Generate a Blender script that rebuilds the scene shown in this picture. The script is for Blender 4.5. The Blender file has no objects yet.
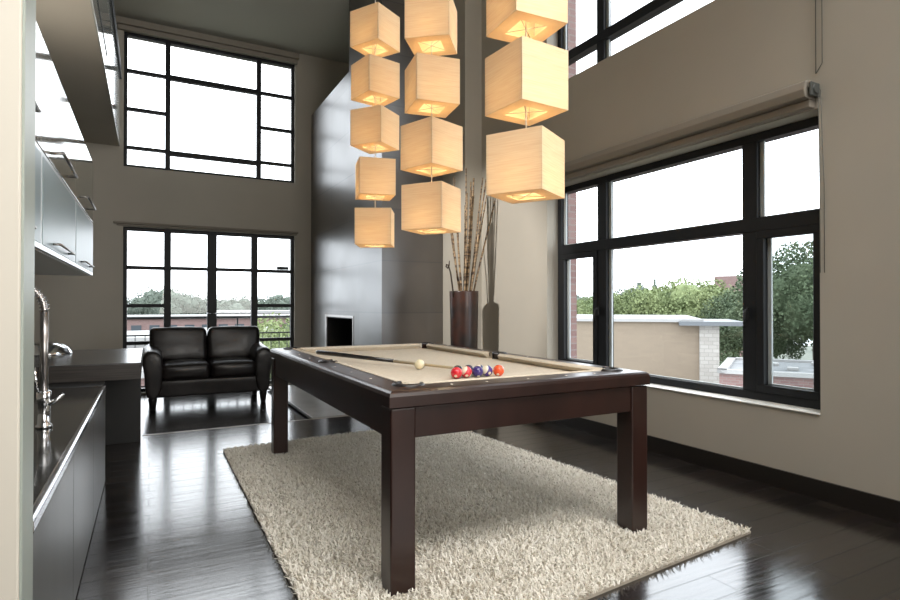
import bpy, bmesh, math, random
import numpy as np
from mathutils import Vector, Matrix, noise
random.seed(7)
R = math.radians
S = bpy.context.scene
COL = S.collection
PI = math.pi

# ---------------------------------------------------------------- camera
cam_data = bpy.data.cameras.new('camera')
cam_data.sensor_width = 36
cam_data.lens = 36 * 564 / 900
cam_data.clip_end = 600
cam = bpy.data.objects.new('camera', cam_data)
COL.objects.link(cam)
cam.location = (0, 0, 1.12)
cam.rotation_euler = (R(90 + 0.441), 0, -0.4896)
S.camera = cam

# ---------------------------------------------------------------- world, lights, exposure
W = bpy.data.worlds.new('sky')
S.world = W
W.use_nodes = True
wn, wl = W.node_tree.nodes, W.node_tree.links
bg = wn['Background']
tc = wn.new('ShaderNodeTexCoord')
ns = wn.new('ShaderNodeTexNoise')
ns.inputs['Scale'].default_value = 1.6
ns.inputs['Detail'].default_value = 4
cr = wn.new('ShaderNodeValToRGB')
cr.color_ramp.elements[0].position = .3
cr.color_ramp.elements[0].color = (.86, .925, 1, 1)
cr.color_ramp.elements[1].position = .7
cr.color_ramp.elements[1].color = (.93, .965, 1, 1)
wl.new(tc.outputs['Generated'], ns.inputs['Vector'])
wl.new(ns.outputs['Fac'], cr.inputs['Fac'])
wl.new(cr.outputs['Color'], bg.inputs['Color'])
bg.inputs['Strength'].default_value = 5.0

def area(name, loc, rot, sx, sy, power, color=(1, 1, 1), portal=False):
    d = bpy.data.lights.new(name, 'AREA')
    d.shape = 'RECTANGLE'
    d.size, d.size_y = sx, sy
    d.energy = power
    d.color = color
    if portal:
        d.cycles.is_portal = True
    o = bpy.data.objects.new(name, d)
    COL.objects.link(o)
    o.location = loc
    o.rotation_euler = rot
    return o

# sky light comes in through the four window openings
area('daylight_lower_right_window', (3.76, 3.12, 1.37), (0, R(90), 0), 1.8, 2.55, 1, portal=True)
area('daylight_upper_right_window', (3.76, 3.12, 4.1), (0, R(90), 0), 1.8, 2.55, 1, portal=True)
area('daylight_lower_end_window', (.885, 9.7, 1.03), (R(-90), 0, 0), 2.45, 2.45, 1, portal=True)
area('daylight_upper_end_window', (.885, 9.7, 4.11), (R(-90), 0, 0), 2.45, 1.98, 1, portal=True)
# large fill light added behind the camera to brighten the room
rear = area('rear_fill_light', (1.6, -2.9, 2.7), (R(92), 0, R(16)), 4.0, 3.8, 88, (1, .965, .91))
rear.data.spread = R(80)
# unseen fill added above the wall cabinets, brightens the mezzanine underside
area('soffit_fill_light', (-.72, 3.9, 2.40), (R(180), 0, 0), .25, 3.2, 16, (1, .93, .84))
# overhead fill added above the near end of the room, out of frame
top_fill = area('overhead_fill_light', (1.1, .3, 5.2), (R(20), 0, 0), 4.2, 3.2, 185, (1, .98, .95))
top_fill.data.spread = R(95)
# added spot standing in for an off-camera strobe, casts the vase shadow
sd = bpy.data.lights.new('strobe_spot', 'SPOT')
sd.energy = 920
sd.color = (1, .965, .92)
sd.spot_size = R(36)
sd.spot_blend = .7
sd.shadow_soft_size = .035
so = bpy.data.objects.new('strobe_spot', sd)
COL.objects.link(so)
so.location = (-.85, 4.2, 3.1)
so.rotation_euler = (Vector((3.4, 5.35, 1.35)) - so.location).to_track_quat('-Z', 'Y').to_euler()

S.view_settings.view_transform = 'Standard'
S.view_settings.look = 'None'
S.view_settings.exposure = 0
S.view_settings.gamma = 1
S.view_settings.use_curve_mapping = False
S.cycles.max_bounces = 10
S.cycles.diffuse_bounces = 5
S.cycles.glossy_bounces = 5
S.cycles.transmission_bounces = 6
S.cycles.transparent_max_bounces = 16
S.cycles.sample_clamp_indirect = 6
S.cycles.use_denoising = True
S.cycles.caustics_reflective = False
S.cycles.caustics_refractive = False

# ---------------------------------------------------------------- materials
def srgb(r, g, b):
    f = lambda c: (c / 255 / 12.92) if c / 255 <= .04045 else ((c / 255 + .055) / 1.055) ** 2.4
    return (f(r), f(g), f(b), 1)

def mat(name, color, rough=.5, metal=0, spec=.5, ior=1.5, coat=0, coat_rough=.05):
    m = bpy.data.materials.new(name)
    m.use_nodes = True
    b = m.node_tree.nodes['Principled BSDF']
    b.inputs['Base Color'].default_value = color if len(color) == 4 else (*color, 1)
    b.inputs['Roughness'].default_value = rough
    b.inputs['Metallic'].default_value = metal
    b.inputs['Specular IOR Level'].default_value = spec
    b.inputs['IOR'].default_value = ior
    b.inputs['Coat Weight'].default_value = coat
    b.inputs['Coat Roughness'].default_value = coat_rough
    return m

def nodes(m):
    return m.node_tree.nodes, m.node_tree.links, m.node_tree.nodes['Principled BSDF']

def vary(m, c1, c2, scale=(1, 1, 1), detail=5, noise_scale=6, bump=0, lo=.35, hi=.65, dist=.01, rough=None):
    """noise between two colours in object space, with an optional bump"""
    n, l, b = nodes(m)
    t = n.new('ShaderNodeTexCoord')
    mp = n.new('ShaderNodeMapping')
    mp.inputs['Scale'].default_value = scale
    x = n.new('ShaderNodeTexNoise')
    x.inputs['Scale'].default_value = noise_scale
    x.inputs['Detail'].default_value = detail
    r = n.new('ShaderNodeValToRGB')
    r.color_ramp.elements[0].position = lo
    r.color_ramp.elements[0].color = c1
    r.color_ramp.elements[1].position = hi
    r.color_ramp.elements[1].color = c2
    l.new(t.outputs['Object'], mp.inputs['Vector'])
    l.new(mp.outputs['Vector'], x.inputs['Vector'])
    l.new(x.outputs['Fac'], r.inputs['Fac'])
    l.new(r.outputs['Color'], b.inputs['Base Color'])
    if rough:
        q = n.new('ShaderNodeMapRange')
        q.inputs['To Min'].default_value = rough[0]
        q.inputs['To Max'].default_value = rough[1]
        l.new(x.outputs['Fac'], q.inputs['Value'])
        l.new(q.outputs['Result'], b.inputs['Roughness'])
    if bump:
        u = n.new('ShaderNodeBump')
        u.inputs['Strength'].default_value = bump
        u.inputs['Distance'].default_value = dist
        l.new(x.outputs['Fac'], u.inputs['Height'])
        l.new(u.outputs['Normal'], b.inputs['Normal'])
    return m

M = {}
M['wall'] = vary(mat('wall_paint', (.4, .37, .31), .75), (.43, .398, .34, 1), (.46, .427, .365, 1), noise_scale=1.2)
M['wall_cream'] = mat('cream_wall_paint', (.66, .62, .54), .7)
M['ceiling'] = mat('ceiling_paint', (.5, .49, .43), .8)
M['white_paint'] = mat('white_paint', (.75, .74, .7), .5)
M['black_frame'] = mat('black_window_metal', (.013, .014, .016), .5, spec=.3)
M['grey_seal'] = mat('grey_window_seal', (.45, .49, .5), .4)
M['baseboard'] = mat('dark_baseboard', (.014, .011, .009), .35)
M['dark_wood'] = vary(mat('mahogany', (.03, .014, .01), .25, spec=.5, coat=.12, coat_rough=.12),
                      (.018, .0072, .0054, 1), (.027, .0098, .007, 1), scale=(1, 1, .3), noise_scale=9, rough=(.28, .34))
M['wenge'] = vary(mat('wenge_veneer', (.03, .025, .022), .35, coat=.05), (.013, .0105, .0095, 1), (.036, .03, .026, 1),
                  scale=(1.2, 6, 45), noise_scale=3, rough=(.25, .4))
M['wenge_top'] = mat('wenge_top_lacquer', (.03, .03, .034), .22, ior=1.7)
M['grey_laminate'] = vary(mat('grey_cabinet_front', (.08, .08, .072), .34, coat=.2), (.06, .056, .048, 1), (.075, .07, .062, 1),
                          scale=(1, 1, .2), noise_scale=8)
M['felt'] = vary(mat('tan_felt', (.42, .34, .25), .9, spec=.15), (.56, .495, .40, 1), (.62, .55, .45, 1), noise_scale=60, bump=.15, dist=.001)
M['black_leather'] = vary(mat('black_leather', (.012, .01, .01), .3, spec=.35, coat=.12, coat_rough=.2), (.010, .008, .008, 1), (.018, .014, .013, 1),
                          noise_scale=9, bump=.35, dist=.012, rough=(.24, .42))
M['pocket_leather'] = mat('pocket_leather', (.012, .009, .009), .35)
M['pearl'] = mat('pearl_inlay', (.8, .72, .66), .25)
M['chrome'] = mat('chrome', (.75, .76, .78), .12, metal=1)
M['brushed'] = mat('brushed_steel', (.36, .34, .33), .3, metal=1)
M['steel_bright'] = mat('polished_steel_edge', (.8, .8, .82), .18, metal=1)
M['black'] = mat('matte_black', (.006, .006, .006), .6)
M['granite'] = vary(mat('dark_stone_worktop', (.02, .02, .019), .12, ior=1.6), (.014, .014, .013, 1), (.03, .03, .028, 1), noise_scale=80)
M['glossy_white'] = mat('white_gloss_lacquer', (.46, .47, .44), .09, ior=2.1)
M['glossy_greige'] = mat('greige_gloss_lacquer', (.24, .23, .19), .07, ior=2.3)
M['frosted'] = mat('frosted_blue_glass', (.24, .31, .33), .36, ior=1.6)
M['alu'] = mat('aluminium_frame', (.66, .70, .72), .3, metal=.5)
M['stone_hearth'] = vary(mat('grey_hearth_stone', (.3, .29, .27), .3, ior=1.6), (.26, .25, .23, 1), (.33, .32, .30, 1), noise_scale=5)
M['vase'] = vary(mat('dark_red_brown_vase', (.03, .012, .009), .35, coat=.2), (.012, .008, .007, 1), (.055, .018, .011, 1),
                 noise_scale=4, lo=.4, hi=.7)
M['bamboo'] = vary(mat('bamboo_stick', (.3, .2, .11), .55), (.06, .032, .018, 1), (.36, .25, .14, 1), scale=(1, 1, 7), noise_scale=5, lo=.38, hi=.6)
M['cue_black'] = mat('black_cue_butt', (.008, .006, .006), .2, coat=.5)
M['cue_maple'] = mat('pale_maple_shaft', (.52, .42, .27), .35)
M['ivory'] = mat('ivory_ball', (.8, .72, .5), .12, coat=.6)
M['roller'] = mat('taupe_roller_fabric', (.27, .24, .2), .8)
M['bracket'] = mat('dark_blind_bracket', (.07, .075, .07), .5)
M['cord'] = mat('white_lamp_cord', (.75, .73, .68), .5)
M['thin_cord'] = mat('grey_blind_cord', (.12, .115, .1), .6)

def floor_mat():
    m = mat('dark_oak_planks', (.02, .014, .012), .13, ior=2.1)
    n, l, b = nodes(m)
    t = n.new('ShaderNodeTexCoord')
    br = n.new('ShaderNodeTexBrick')
    br.inputs['Scale'].default_value = 1
    br.inputs['Brick Width'].default_value = 1.25
    br.inputs['Row Height'].default_value = .142
    br.inputs['Mortar Size'].default_value = .003
    br.inputs['Mortar Smooth'].default_value = .3
    br.inputs['Bias'].default_value = 0
    br.offset = .37
    br.offset_frequency = 2
    br.inputs['Color1'].default_value = (.012, .0095, .0085, 1)
    br.inputs['Color2'].default_value = (.030, .0235, .02, 1)
    br.inputs['Mortar'].default_value = (.004, .003, .003, 1)
    mp = n.new('ShaderNodeMapping')
    mp.inputs['Scale'].default_value = (3, 55, 1)
    g = n.new('ShaderNodeTexNoise')
    g.inputs['Scale'].default_value = 1
    g.inputs['Detail'].default_value = 5
    mx = n.new('ShaderNodeMixRGB')
    mx.blend_type = 'MULTIPLY'
    mx.inputs['Fac'].default_value = .6
    l.new(t.outputs['Object'], br.inputs['Vector'])
    l.new(t.outputs['Object'], mp.inputs['Vector'])
    l.new(mp.outputs['Vector'], g.inputs['Vector'])
    l.new(br.outputs['Color'], mx.inputs['Color1'])
    l.new(g.outputs['Color'], mx.inputs['Color2'])
    l.new(mx.outputs['Color'], b.inputs['Base Color'])
    # gloss varies a little from plank to plank
    rr = n.new('ShaderNodeMapRange')
    rr.inputs['From Min'].default_value = .3
    rr.inputs['From Max'].default_value = .7
    rr.inputs['To Min'].default_value = .12
    rr.inputs['To Max'].default_value = .20
    l.new(g.outputs['Fac'], rr.inputs['Value'])
    l.new(rr.outputs['Result'], b.inputs['Roughness'])
    # every plank lies very slightly out of true, seams are grooves
    sep = n.new('ShaderNodeMath')
    sep.operation = 'MULTIPLY'
    sep.inputs[1].default_value = -1
    l.new(br.outputs['Fac'], sep.inputs[0])
    b1 = n.new('ShaderNodeBump')
    b1.inputs['Strength'].default_value = 1
    b1.inputs['Distance'].default_value = .004
    l.new(sep.outputs['Value'], b1.inputs['Height'])
    b2 = n.new('ShaderNodeBump')
    b2.inputs['Strength'].default_value = .3
    b2.inputs['Distance'].default_value = .001
    l.new(g.outputs['Fac'], b2.inputs['Height'])
    l.new(b1.outputs['Normal'], b2.inputs['Normal'])
    l.new(b2.outputs['Normal'], b.inputs['Normal'])
    return m
M['floor'] = floor_mat()

def slate_mat():
    m = mat('slate_fireplace_panels', (.05, .045, .04), .3, ior=2.25)
    n, l, b = nodes(m)
    t = n.new('ShaderNodeTexCoord')
    sx = n.new('ShaderNodeSeparateXYZ')
    ad = n.new('ShaderNodeMath')
    ad.operation = 'ADD'
    cb = n.new('ShaderNodeCombineXYZ')
    l.new(t.outputs['Object'], sx.inputs[0])
    l.new(sx.outputs['X'], ad.inputs[0])
    l.new(sx.outputs['Y'], ad.inputs[1])
    l.new(ad.outputs[0], cb.inputs['X'])
    l.new(sx.outputs['Z'], cb.inputs['Y'])
    br = n.new('ShaderNodeTexBrick')
    br.offset = 0
    br.inputs['Scale'].default_value = 1
    br.inputs['Brick Width'].default_value = 1.24
    br.inputs['Row Height'].default_value = .61
    br.inputs['Mortar Size'].default_value = .007
    br.inputs['Color1'].default_value = (.040, .032, .026, 1)
    br.inputs['Color2'].default_value = (.072, .059, .049, 1)
    br.inputs['Mortar'].default_value = (.015, .013, .012, 1)
    l.new(cb.outputs[0], br.inputs['Vector'])
    x = n.new('ShaderNodeTexNoise')
    x.inputs['Scale'].default_value = 1.7
    x.inputs['Detail'].default_value = 6
    l.new(t.outputs['Object'], x.inputs['Vector'])
    r = n.new('ShaderNodeValToRGB')
    r.color_ramp.elements[0].position = .3
    r.color_ramp.elements[0].color = (.62, .62, .62, 1)
    r.color_ramp.elements[1].position = .75
    r.color_ramp.elements[1].color = (1.25, 1.2, 1.15, 1)
    l.new(x.outputs['Fac'], r.inputs['Fac'])
    mx = n.new('ShaderNodeMixRGB')
    mx.blend_type = 'MULTIPLY'
    mx.inputs['Fac'].default_value = 1
    l.new(br.outputs['Color'], mx.inputs['Color1'])
    l.new(r.outputs['Color'], mx.inputs['Color2'])
    l.new(mx.outputs['Color'], b.inputs['Base Color'])
    q = n.new('ShaderNodeMapRange')
    q.inputs['To Min'].default_value = .24
    q.inputs['To Max'].default_value = .42
    l.new(x.outputs['Fac'], q.inputs['Value'])
    l.new(q.outputs['Result'], b.inputs['Roughness'])
    u = n.new('ShaderNodeBump')
    u.inputs['Strength'].default_value = .25
    u.inputs['Distance'].default_value = .01
    l.new(x.outputs['Fac'], u.inputs['Height'])
    l.new(u.outputs['Normal'], b.inputs['Normal'])
    return m
M['slate'] = slate_mat()

def glass_mat(name, tint=(1, 1, 1, 1), k=1.0):
    m = bpy.data.materials.new(name)
    m.use_nodes = True
    n, l = m.node_tree.nodes, m.node_tree.links
    n.clear()
    o = n.new('ShaderNodeOutputMaterial')
    t = n.new('ShaderNodeBsdfTransparent')
    t.inputs['Color'].default_value = tint
    g = n.new('ShaderNodeBsdfGlossy')
    g.inputs['Roughness'].default_value = .02
    lw = n.new('ShaderNodeLayerWeight')
    lw.inputs['Blend'].default_value = .5
    p5 = n.new('ShaderNodeMath')
    p5.operation = 'POWER'
    p5.inputs[1].default_value = 5
    l.new(lw.outputs['Facing'], p5.inputs[0])
    f = n.new('ShaderNodeMath')
    f.operation = 'MULTIPLY_ADD'
    f.inputs[1].default_value = .55
    f.inputs[2].default_value = .02
    l.new(p5.outputs[0], f.inputs[0])
    x = n.new('ShaderNodeMixShader')
    l.new(f.outputs[0], x.inputs[0])
    l.new(t.outputs[0], x.inputs[1])
    l.new(g.outputs[0], x.inputs[2])
    l.new(x.outputs[0], o.inputs['Surface'])
    return m
M['glass'] = glass_mat('window_glass', (.985, .99, .99, 1))
M['screen'] = glass_mat('insect_screen_glass', (.80, .82, .82, 1))

def shade_mat():
    m = bpy.data.materials.new('fibrous_paper_lampshade')
    m.use_nodes = True
    n, l = m.node_tree.nodes, m.node_tree.links
    n.clear()
    o = n.new('ShaderNodeOutputMaterial')
    t = n.new('ShaderNodeTexCoord')
    mp = n.new('ShaderNodeMapping')
    mp.inputs['Scale'].default_value = (4, 4, 130)
    x = n.new('ShaderNodeTexNoise')
    x.inputs['Scale'].default_value = 1.6
    x.inputs['Detail'].default_value = 4
    x.inputs['Distortion'].default_value = .6
    r = n.new('ShaderNodeValToRGB')
    r.color_ramp.elements[0].position = .35
    r.color_ramp.elements[0].color = (.81, .665, .46, 1)
    r.color_ramp.elements[1].position = .6
    r.color_ramp.elements[1].color = (.88, .755, .55, 1)
    l.new(t.outputs['Object'], mp.inputs['Vector'])
    l.new(mp.outputs['Vector'], x.inputs['Vector'])
    l.new(x.outputs['Fac'], r.inputs['Fac'])
    d = n.new('ShaderNodeBsdfDiffuse')
    tr = n.new('ShaderNodeBsdfTranslucent')
    l.new(r.outputs['Color'], d.inputs['Color'])
    l.new(r.outputs['Color'], tr.inputs['Color'])
    ms = n.new('ShaderNodeMixShader')
    ms.inputs[0].default_value = .42
    l.new(d.outputs[0], ms.inputs[1])
    l.new(tr.outputs[0], ms.inputs[2])
    e = n.new('ShaderNodeEmission')      # glow of the lit lamp
    l.new(r.outputs['Color'], e.inputs['Color'])
    e.inputs['Strength'].default_value = .06
    a = n.new('ShaderNodeAddShader')
    l.new(ms.outputs[0], a.inputs[0])
    l.new(e.outputs[0], a.inputs[1])
    l.new(a.outputs[0], o.inputs['Surface'])
    return m
M['shade'] = shade_mat()
bm_ = bpy.data.materials.new('lit_bulb')
bm_.use_nodes = True
_b = bm_.node_tree.nodes['Principled BSDF']
_b.inputs['Base Color'].default_value = (.9, .85, .7, 1)
_b.inputs['Emission Color'].default_value = (1, .82, .5, 1)
_b.inputs['Emission Strength'].default_value = 3.0
M['bulb'] = bm_

def brick_mat(name, c1, c2, mortar, w=.22, h=.075, ms=.008):
    m = mat(name, c1, .85)
    n, l, b = nodes(m)
    t = n.new('ShaderNodeTexCoord')
    sx = n.new('ShaderNodeSeparateXYZ')
    ad = n.new('ShaderNodeMath')
    ad.operation = 'ADD'
    cb = n.new('ShaderNodeCombineXYZ')
    l.new(t.outputs['Object'], sx.inputs[0])
    l.new(sx.outputs['X'], ad.inputs[0])
    l.new(sx.outputs['Y'], ad.inputs[1])
    l.new(ad.outputs[0], cb.inputs['X'])
    l.new(sx.outputs['Z'], cb.inputs['Y'])
    br = n.new('ShaderNodeTexBrick')
    br.inputs['Scale'].default_value = 1
    br.inputs['Brick Width'].default_value = w
    br.inputs['Row Height'].default_value = h
    br.inputs['Mortar Size'].default_value = ms
    br.inputs['Color1'].default_value = c1
    br.inputs['Color2'].default_value = c2
    br.inputs['Mortar'].default_value = mortar
    l.new(cb.outputs[0], br.inputs['Vector'])
    l.new(br.outputs['Color'], b.inputs['Base Color'])
    return m
M['red_brick'] = brick_mat('red_brick', (.15, .085, .08, 1), (.19, .115, .105, 1), (.18, .15, .14, 1))
M['beige_brick'] = brick_mat('beige_brick', (.19, .152, .112, 1), (.205, .164, .12, 1), (.197, .158, .117, 1), .4, .12, .008)
M['grey_block'] = brick_mat('pale_stone_block', (.30, .285, .26, 1), (.36, .345, .32, 1), (.25, .235, .22, 1), .3, .15, .012)
M['metal_cap'] = mat('grey_metal_coping', (.10, .11, .12), .5)
M['gravel'] = vary(mat('grey_flat_roofing', (.25, .26, .27), .9), (.12, .125, .13, 1), (.2, .205, .21, 1), noise_scale=1.5)
M['pale'] = mat('pale_render', (.28, .277, .272), .8)
M['window_dark'] = mat('dark_window_pane', (.05, .06, .07), .15)
M['ground'] = vary(mat('street_ground', (.15, .16, .13), .95), (.12, .13, .11, 1), (.2, .21, .17, 1), noise_scale=.05)
M['bark'] = mat('tree_bark', (.07, .055, .04), .9)
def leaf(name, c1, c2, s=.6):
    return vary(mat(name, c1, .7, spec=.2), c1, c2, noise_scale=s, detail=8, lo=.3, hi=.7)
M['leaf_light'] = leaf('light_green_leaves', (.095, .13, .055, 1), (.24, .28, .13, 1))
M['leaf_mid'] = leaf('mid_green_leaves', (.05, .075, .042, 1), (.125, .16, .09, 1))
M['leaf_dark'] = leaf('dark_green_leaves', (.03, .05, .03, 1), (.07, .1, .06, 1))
M['leaf_haze'] = leaf('far_leaves_haze_tint', (.07, .088, .072, 1), (.11, .132, .105, 1), 1.2)  # distance haze put into the leaf colour, paler and greyer

# ---------------------------------------------------------------- mesh helpers
class MB:
    def __init__(self):
        self.bm = bmesh.new()
    def _merge(self, b, smooth=False):
        if smooth:
            for f in b.faces:
                f.smooth = True
        me = bpy.data.meshes.new('tmp')
        b.to_mesh(me)
        b.free()
        self.bm.from_mesh(me)
        bpy.data.meshes.remove(me)
        return self
    def box(self, x0, x1, y0, y1, z0, z1, bev=0, seg=2, mtx=None):
        b = bmesh.new()
        bmesh.ops.create_cube(b, size=1)
        for v in b.verts:
            v.co = Vector(((x0 + x1) / 2 + v.co.x * (x1 - x0), (y0 + y1) / 2 + v.co.y * (y1 - y0), (z0 + z1) / 2 + v.co.z * (z1 - z0)))
        if bev:
            bmesh.ops.bevel(b, geom=b.edges[:], offset=bev, segments=seg, affect='EDGES', profile=.5)
        if mtx:
            b.transform(mtx)
        return self._merge(b)
    def tube(self, pts, r, n=10, caps=True):
        pts = [Vector(p) for p in pts]
        rs = r if isinstance(r, (list, tuple)) else [r] * len(pts)
        b = bmesh.new()
        rings = []
        up = None
        for i, p in enumerate(pts):
            d = (pts[min(i + 1, len(pts) - 1)] - pts[max(i - 1, 0)]).normalized()
            if up is None:
                up = d.orthogonal().normalized()
            a = (up - d * up.dot(d)).normalized()
            up = a
            c = d.cross(a)
            rings.append([b.verts.new(p + (a * math.cos(t) + c * math.sin(t)) * rs[i]) for t in [2 * PI * k / n for k in range(n)]])
        for i in range(len(rings) - 1):
            for k in range(n):
                b.faces.new((rings[i][k], rings[i][(k + 1) % n], rings[i + 1][(k + 1) % n], rings[i + 1][k])).smooth = True
        if caps:
            b.faces.new(rings[0][::-1])
            b.faces.new(rings[-1])
        bmesh.ops.recalc_face_normals(b, faces=b.faces[:])
        return self._merge(b)
    def lathe(self, prof, n=32, loc=(0, 0, 0), sq=1):
        b = bmesh.new()
        rings = []
        for r, z in prof:
            if r < 1e-5:
                rings.append([b.verts.new((loc[0], loc[1], loc[2] + z))])
            else:
                rings.append([b.verts.new((loc[0] + r * math.cos(2 * PI * k / n), loc[1] + r * math.sin(2 * PI * k / n), loc[2] + z)) for k in range(n)])
        for i in range(len(rings) - 1):
            A, B = rings[i], rings[i + 1]
            for k in range(n):
                if len(A) == 1 and len(B) > 1:
                    b.faces.new((A[0], B[k], B[(k + 1) % n])).smooth = True
                elif len(B) == 1 and len(A) > 1:
                    b.faces.new((A[k], A[(k + 1) % n], B[0])).smooth = True
                elif len(A) > 1:
                    b.faces.new((A[k], A[(k + 1) % n], B[(k + 1) % n], B[k])).smooth = True
        bmesh.ops.recalc_face_normals(b, faces=b.faces[:])
        return self._merge(b)
    def sphere(self, c, r, seg=24):
        b = bmesh.new()
        bmesh.ops.create_uvsphere(b, u_segments=seg, v_segments=seg // 2, radius=r)
        bmesh.ops.translate(b, vec=c, verts=b.verts[:])
        return self._merge(b, True)
    def puff(self, x0, x1, y0, y1, z0, z1, r=.06, crown=.02, wob=0, seed=0, sub=3, mtx=None):
        """a stuffed cushion: bevelled box, subdivided, crowned and slightly rumpled"""
        b = bmesh.new()
        bmesh.ops.create_cube(b, size=1)
        sx, sy, sz = x1 - x0, y1 - y0, z1 - z0
        for v in b.verts:
            v.co = Vector((v.co.x * sx, v.co.y * sy, v.co.z * sz))
        bmesh.ops.bevel(b, geom=b.edges[:], offset=r, segments=4, affect='EDGES', profile=.5)
        bmesh.ops.subdivide_edges(b, edges=b.edges[:], cuts=sub, use_grid_fill=True)
        for v in b.verts:
            p = v.co.copy()
            u, w, t = 2 * p.x / sx, 2 * p.y / sy, 2 * p.z / sz
            f = lambda a: max(0, 1 - a * a)
            v.co.z += crown * (1 if t > 0 else -.4) * f(u) * f(w) * abs(t)
            v.co.y += crown * (1 if w > 0 else -1) * f(u) * f(t) * abs(w)
            if wob:
                v.co += noise.noise_vector(p * 7 + Vector((seed, 0, 0))) * wob
        bmesh.ops.translate(b, vec=((x0 + x1) / 2, (y0 + y1) / 2, (z0 + z1) / 2), verts=b.verts[:])
        if mtx:
            b.transform(mtx)
        return self._merge(b, True)
    def prism(self, poly, axis, a0, a1, bev=0):
        """extrude a polygon (2D) along axis 0/1/2 from a0 to a1"""
        b = bmesh.new()
        def P(u, v, a):
            return {0: (a, u, v), 1: (u, a, v), 2: (u, v, a)}[axis]
        A = [b.verts.new(P(u, v, a0)) for u, v in poly]
        B = [b.verts.new(P(u, v, a1)) for u, v in poly]
        b.faces.new(A)
        b.faces.new(B)
        k = len(poly)
        for i in range(k):
            b.faces.new((A[i], A[(i + 1) % k], B[(i + 1) % k], B[i]))
        bmesh.ops.recalc_face_normals(b, faces=b.faces[:])
        if bev:
            bmesh.ops.bevel(b, geom=b.edges[:], offset=bev, segments=2, affect='EDGES', profile=.5)
        return self._merge(b)
    def build(self, name, m, parent=None, loc=None):
        me = bpy.data.meshes.new(name)
        self.bm.to_mesh(me)
        self.bm.free()
        me.materials.append(m)
        o = bpy.data.objects.new(name, me)
        COL.objects.link(o)
        if parent:
            o.parent = parent
            if loc is None:   # geometry was given in world space, the parent sits at its base
                me.transform(Matrix.Translation(-wloc(parent)))
            else:
                o.location = loc
        elif loc is not None:
            o.location = loc
        return o

def wloc(o):
    v = Vector((0, 0, 0))
    while o:
        v += o.location
        o = o.parent
    return v

def tag(o, label, cat, group=None, kind=None):
    o['label'] = label
    o['category'] = cat
    if group:
        o['group'] = group
    if kind:
        o['kind'] = kind
    return o

def thing(name, loc, label, cat, group=None, kind=None):
    o = bpy.data.objects.new(name, None)
    o.empty_display_size = .1
    COL.objects.link(o)
    o.location = loc
    return tag(o, label, cat, group, kind)

def struct(name, mb, m, label=None, cat=None):
    o = mb.build(name, m)
    o['kind'] = 'structure'
    if label:
        o['label'] = label
        o['category'] = cat
    return o

# ---------------------------------------------------------------- the room shell
XR, YB = 3.4, 9.4
LOW = -.2
TOP = 5.28
struct('floor', MB().box(-3.2, 3.75, -3.2, 5.5, -.24, 0), M['floor'], 'dark glossy plank floor around the pool table', 'floor')
struct('floor', MB().box(-3.2, 3.75, 5.5, 9.8, LOW - .1, LOW), M['floor'], 'dark plank floor one step down under the sofa', 'floor')
struct('ceiling', MB().box(-3.2, 3.9, -3.2, 9.8, TOP, TOP + .2), M['ceiling'], 'plain grey ceiling high above the room', 'ceiling')

Y0, Y1, Z0, Z1, U0, U1 = 1.86, 4.38, .485, 2.25, 3.2, 5.0
w = MB()
w.box(XR, 3.64, -3.2, Y0, -.24, TOP)
w.box(XR, 3.64, Y0, Y1, -.24, Z0)
w.box(XR, 3.64, Y0, Y1, Z1, U0)
w.box(XR, 3.64, Y0, Y1, U1, TOP)
w.box(XR, 3.64, Y1, 5.6, -.24, TOP)
w.box(3.18, 3.64, 5.6, 9.8, LOW - .1, TOP)
struct('wall_right', w, M['wall'], 'greige wall with the wide black framed windows', 'wall')
BX0, BX1 = -.34, 2.11
BZ0, BZ1, BU0, BU1 = -.17, 2.25, 3.12, 5.1
w = MB()
w.box(-3.2, BX0, YB, 9.68, LOW - .1, TOP)
w.box(BX1, 3.18, YB, 9.68, LOW - .1, TOP)
w.box(BX0, BX1, YB, 9.68, LOW - .1, BZ0)
w.box(BX0, BX1, YB, 9.68, BZ1, BU0)
w.box(BX0, BX1, YB, 9.68, BU1, TOP)
struct('wall_back', w, M['wall'], 'greige end wall behind the sofa', 'wall')
struct('wall_left', MB().box(-1.1, -.95, 1.625, 5.7, LOW - .1, 3.4), M['wall'], 'greige wall behind the kitchen cabinets', 'wall')
struct('wall_front', MB().box(-3.2, 3.75, -3.4, -3.2, -.24, TOP), M['wall_cream'])
struct('wall_outer', MB().box(-3.4, -3.2, -3.4, 9.68, LOW - .1, TOP), M['wall_cream'])
struct('wall_end', MB().box(-3.2, -.243, 1.49, 1.625, 0, 3.4, bev=.004), M['wall_cream'], 'cream wall end at the left edge beside the kitchen', 'wall')
struct('ceiling_mezzanine', MB().box(-3.2, -.4, 1.3, 9.4, 3.4, 3.5), M['wall'], 'underside of the mezzanine above the kitchen', 'ceiling')

struct('baseboard_right', MB().box(3.385, 3.4, -3.2, 5.6, 0, .112).box(3.165, 3.385, 5.585, 5.6, 0, .112)
       .box(3.165, 3.18, 5.6, 6.15, LOW, .0), M['baseboard'], 'black baseboard under the right window', 'baseboard')
struct('baseboard_back', MB().box(-3.2, BX0 - .02, 9.385, 9.4, LOW, -.09).box(BX1 + .02, 2.38, 9.385, 9.4, LOW, -.09), M['baseboard'])
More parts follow.
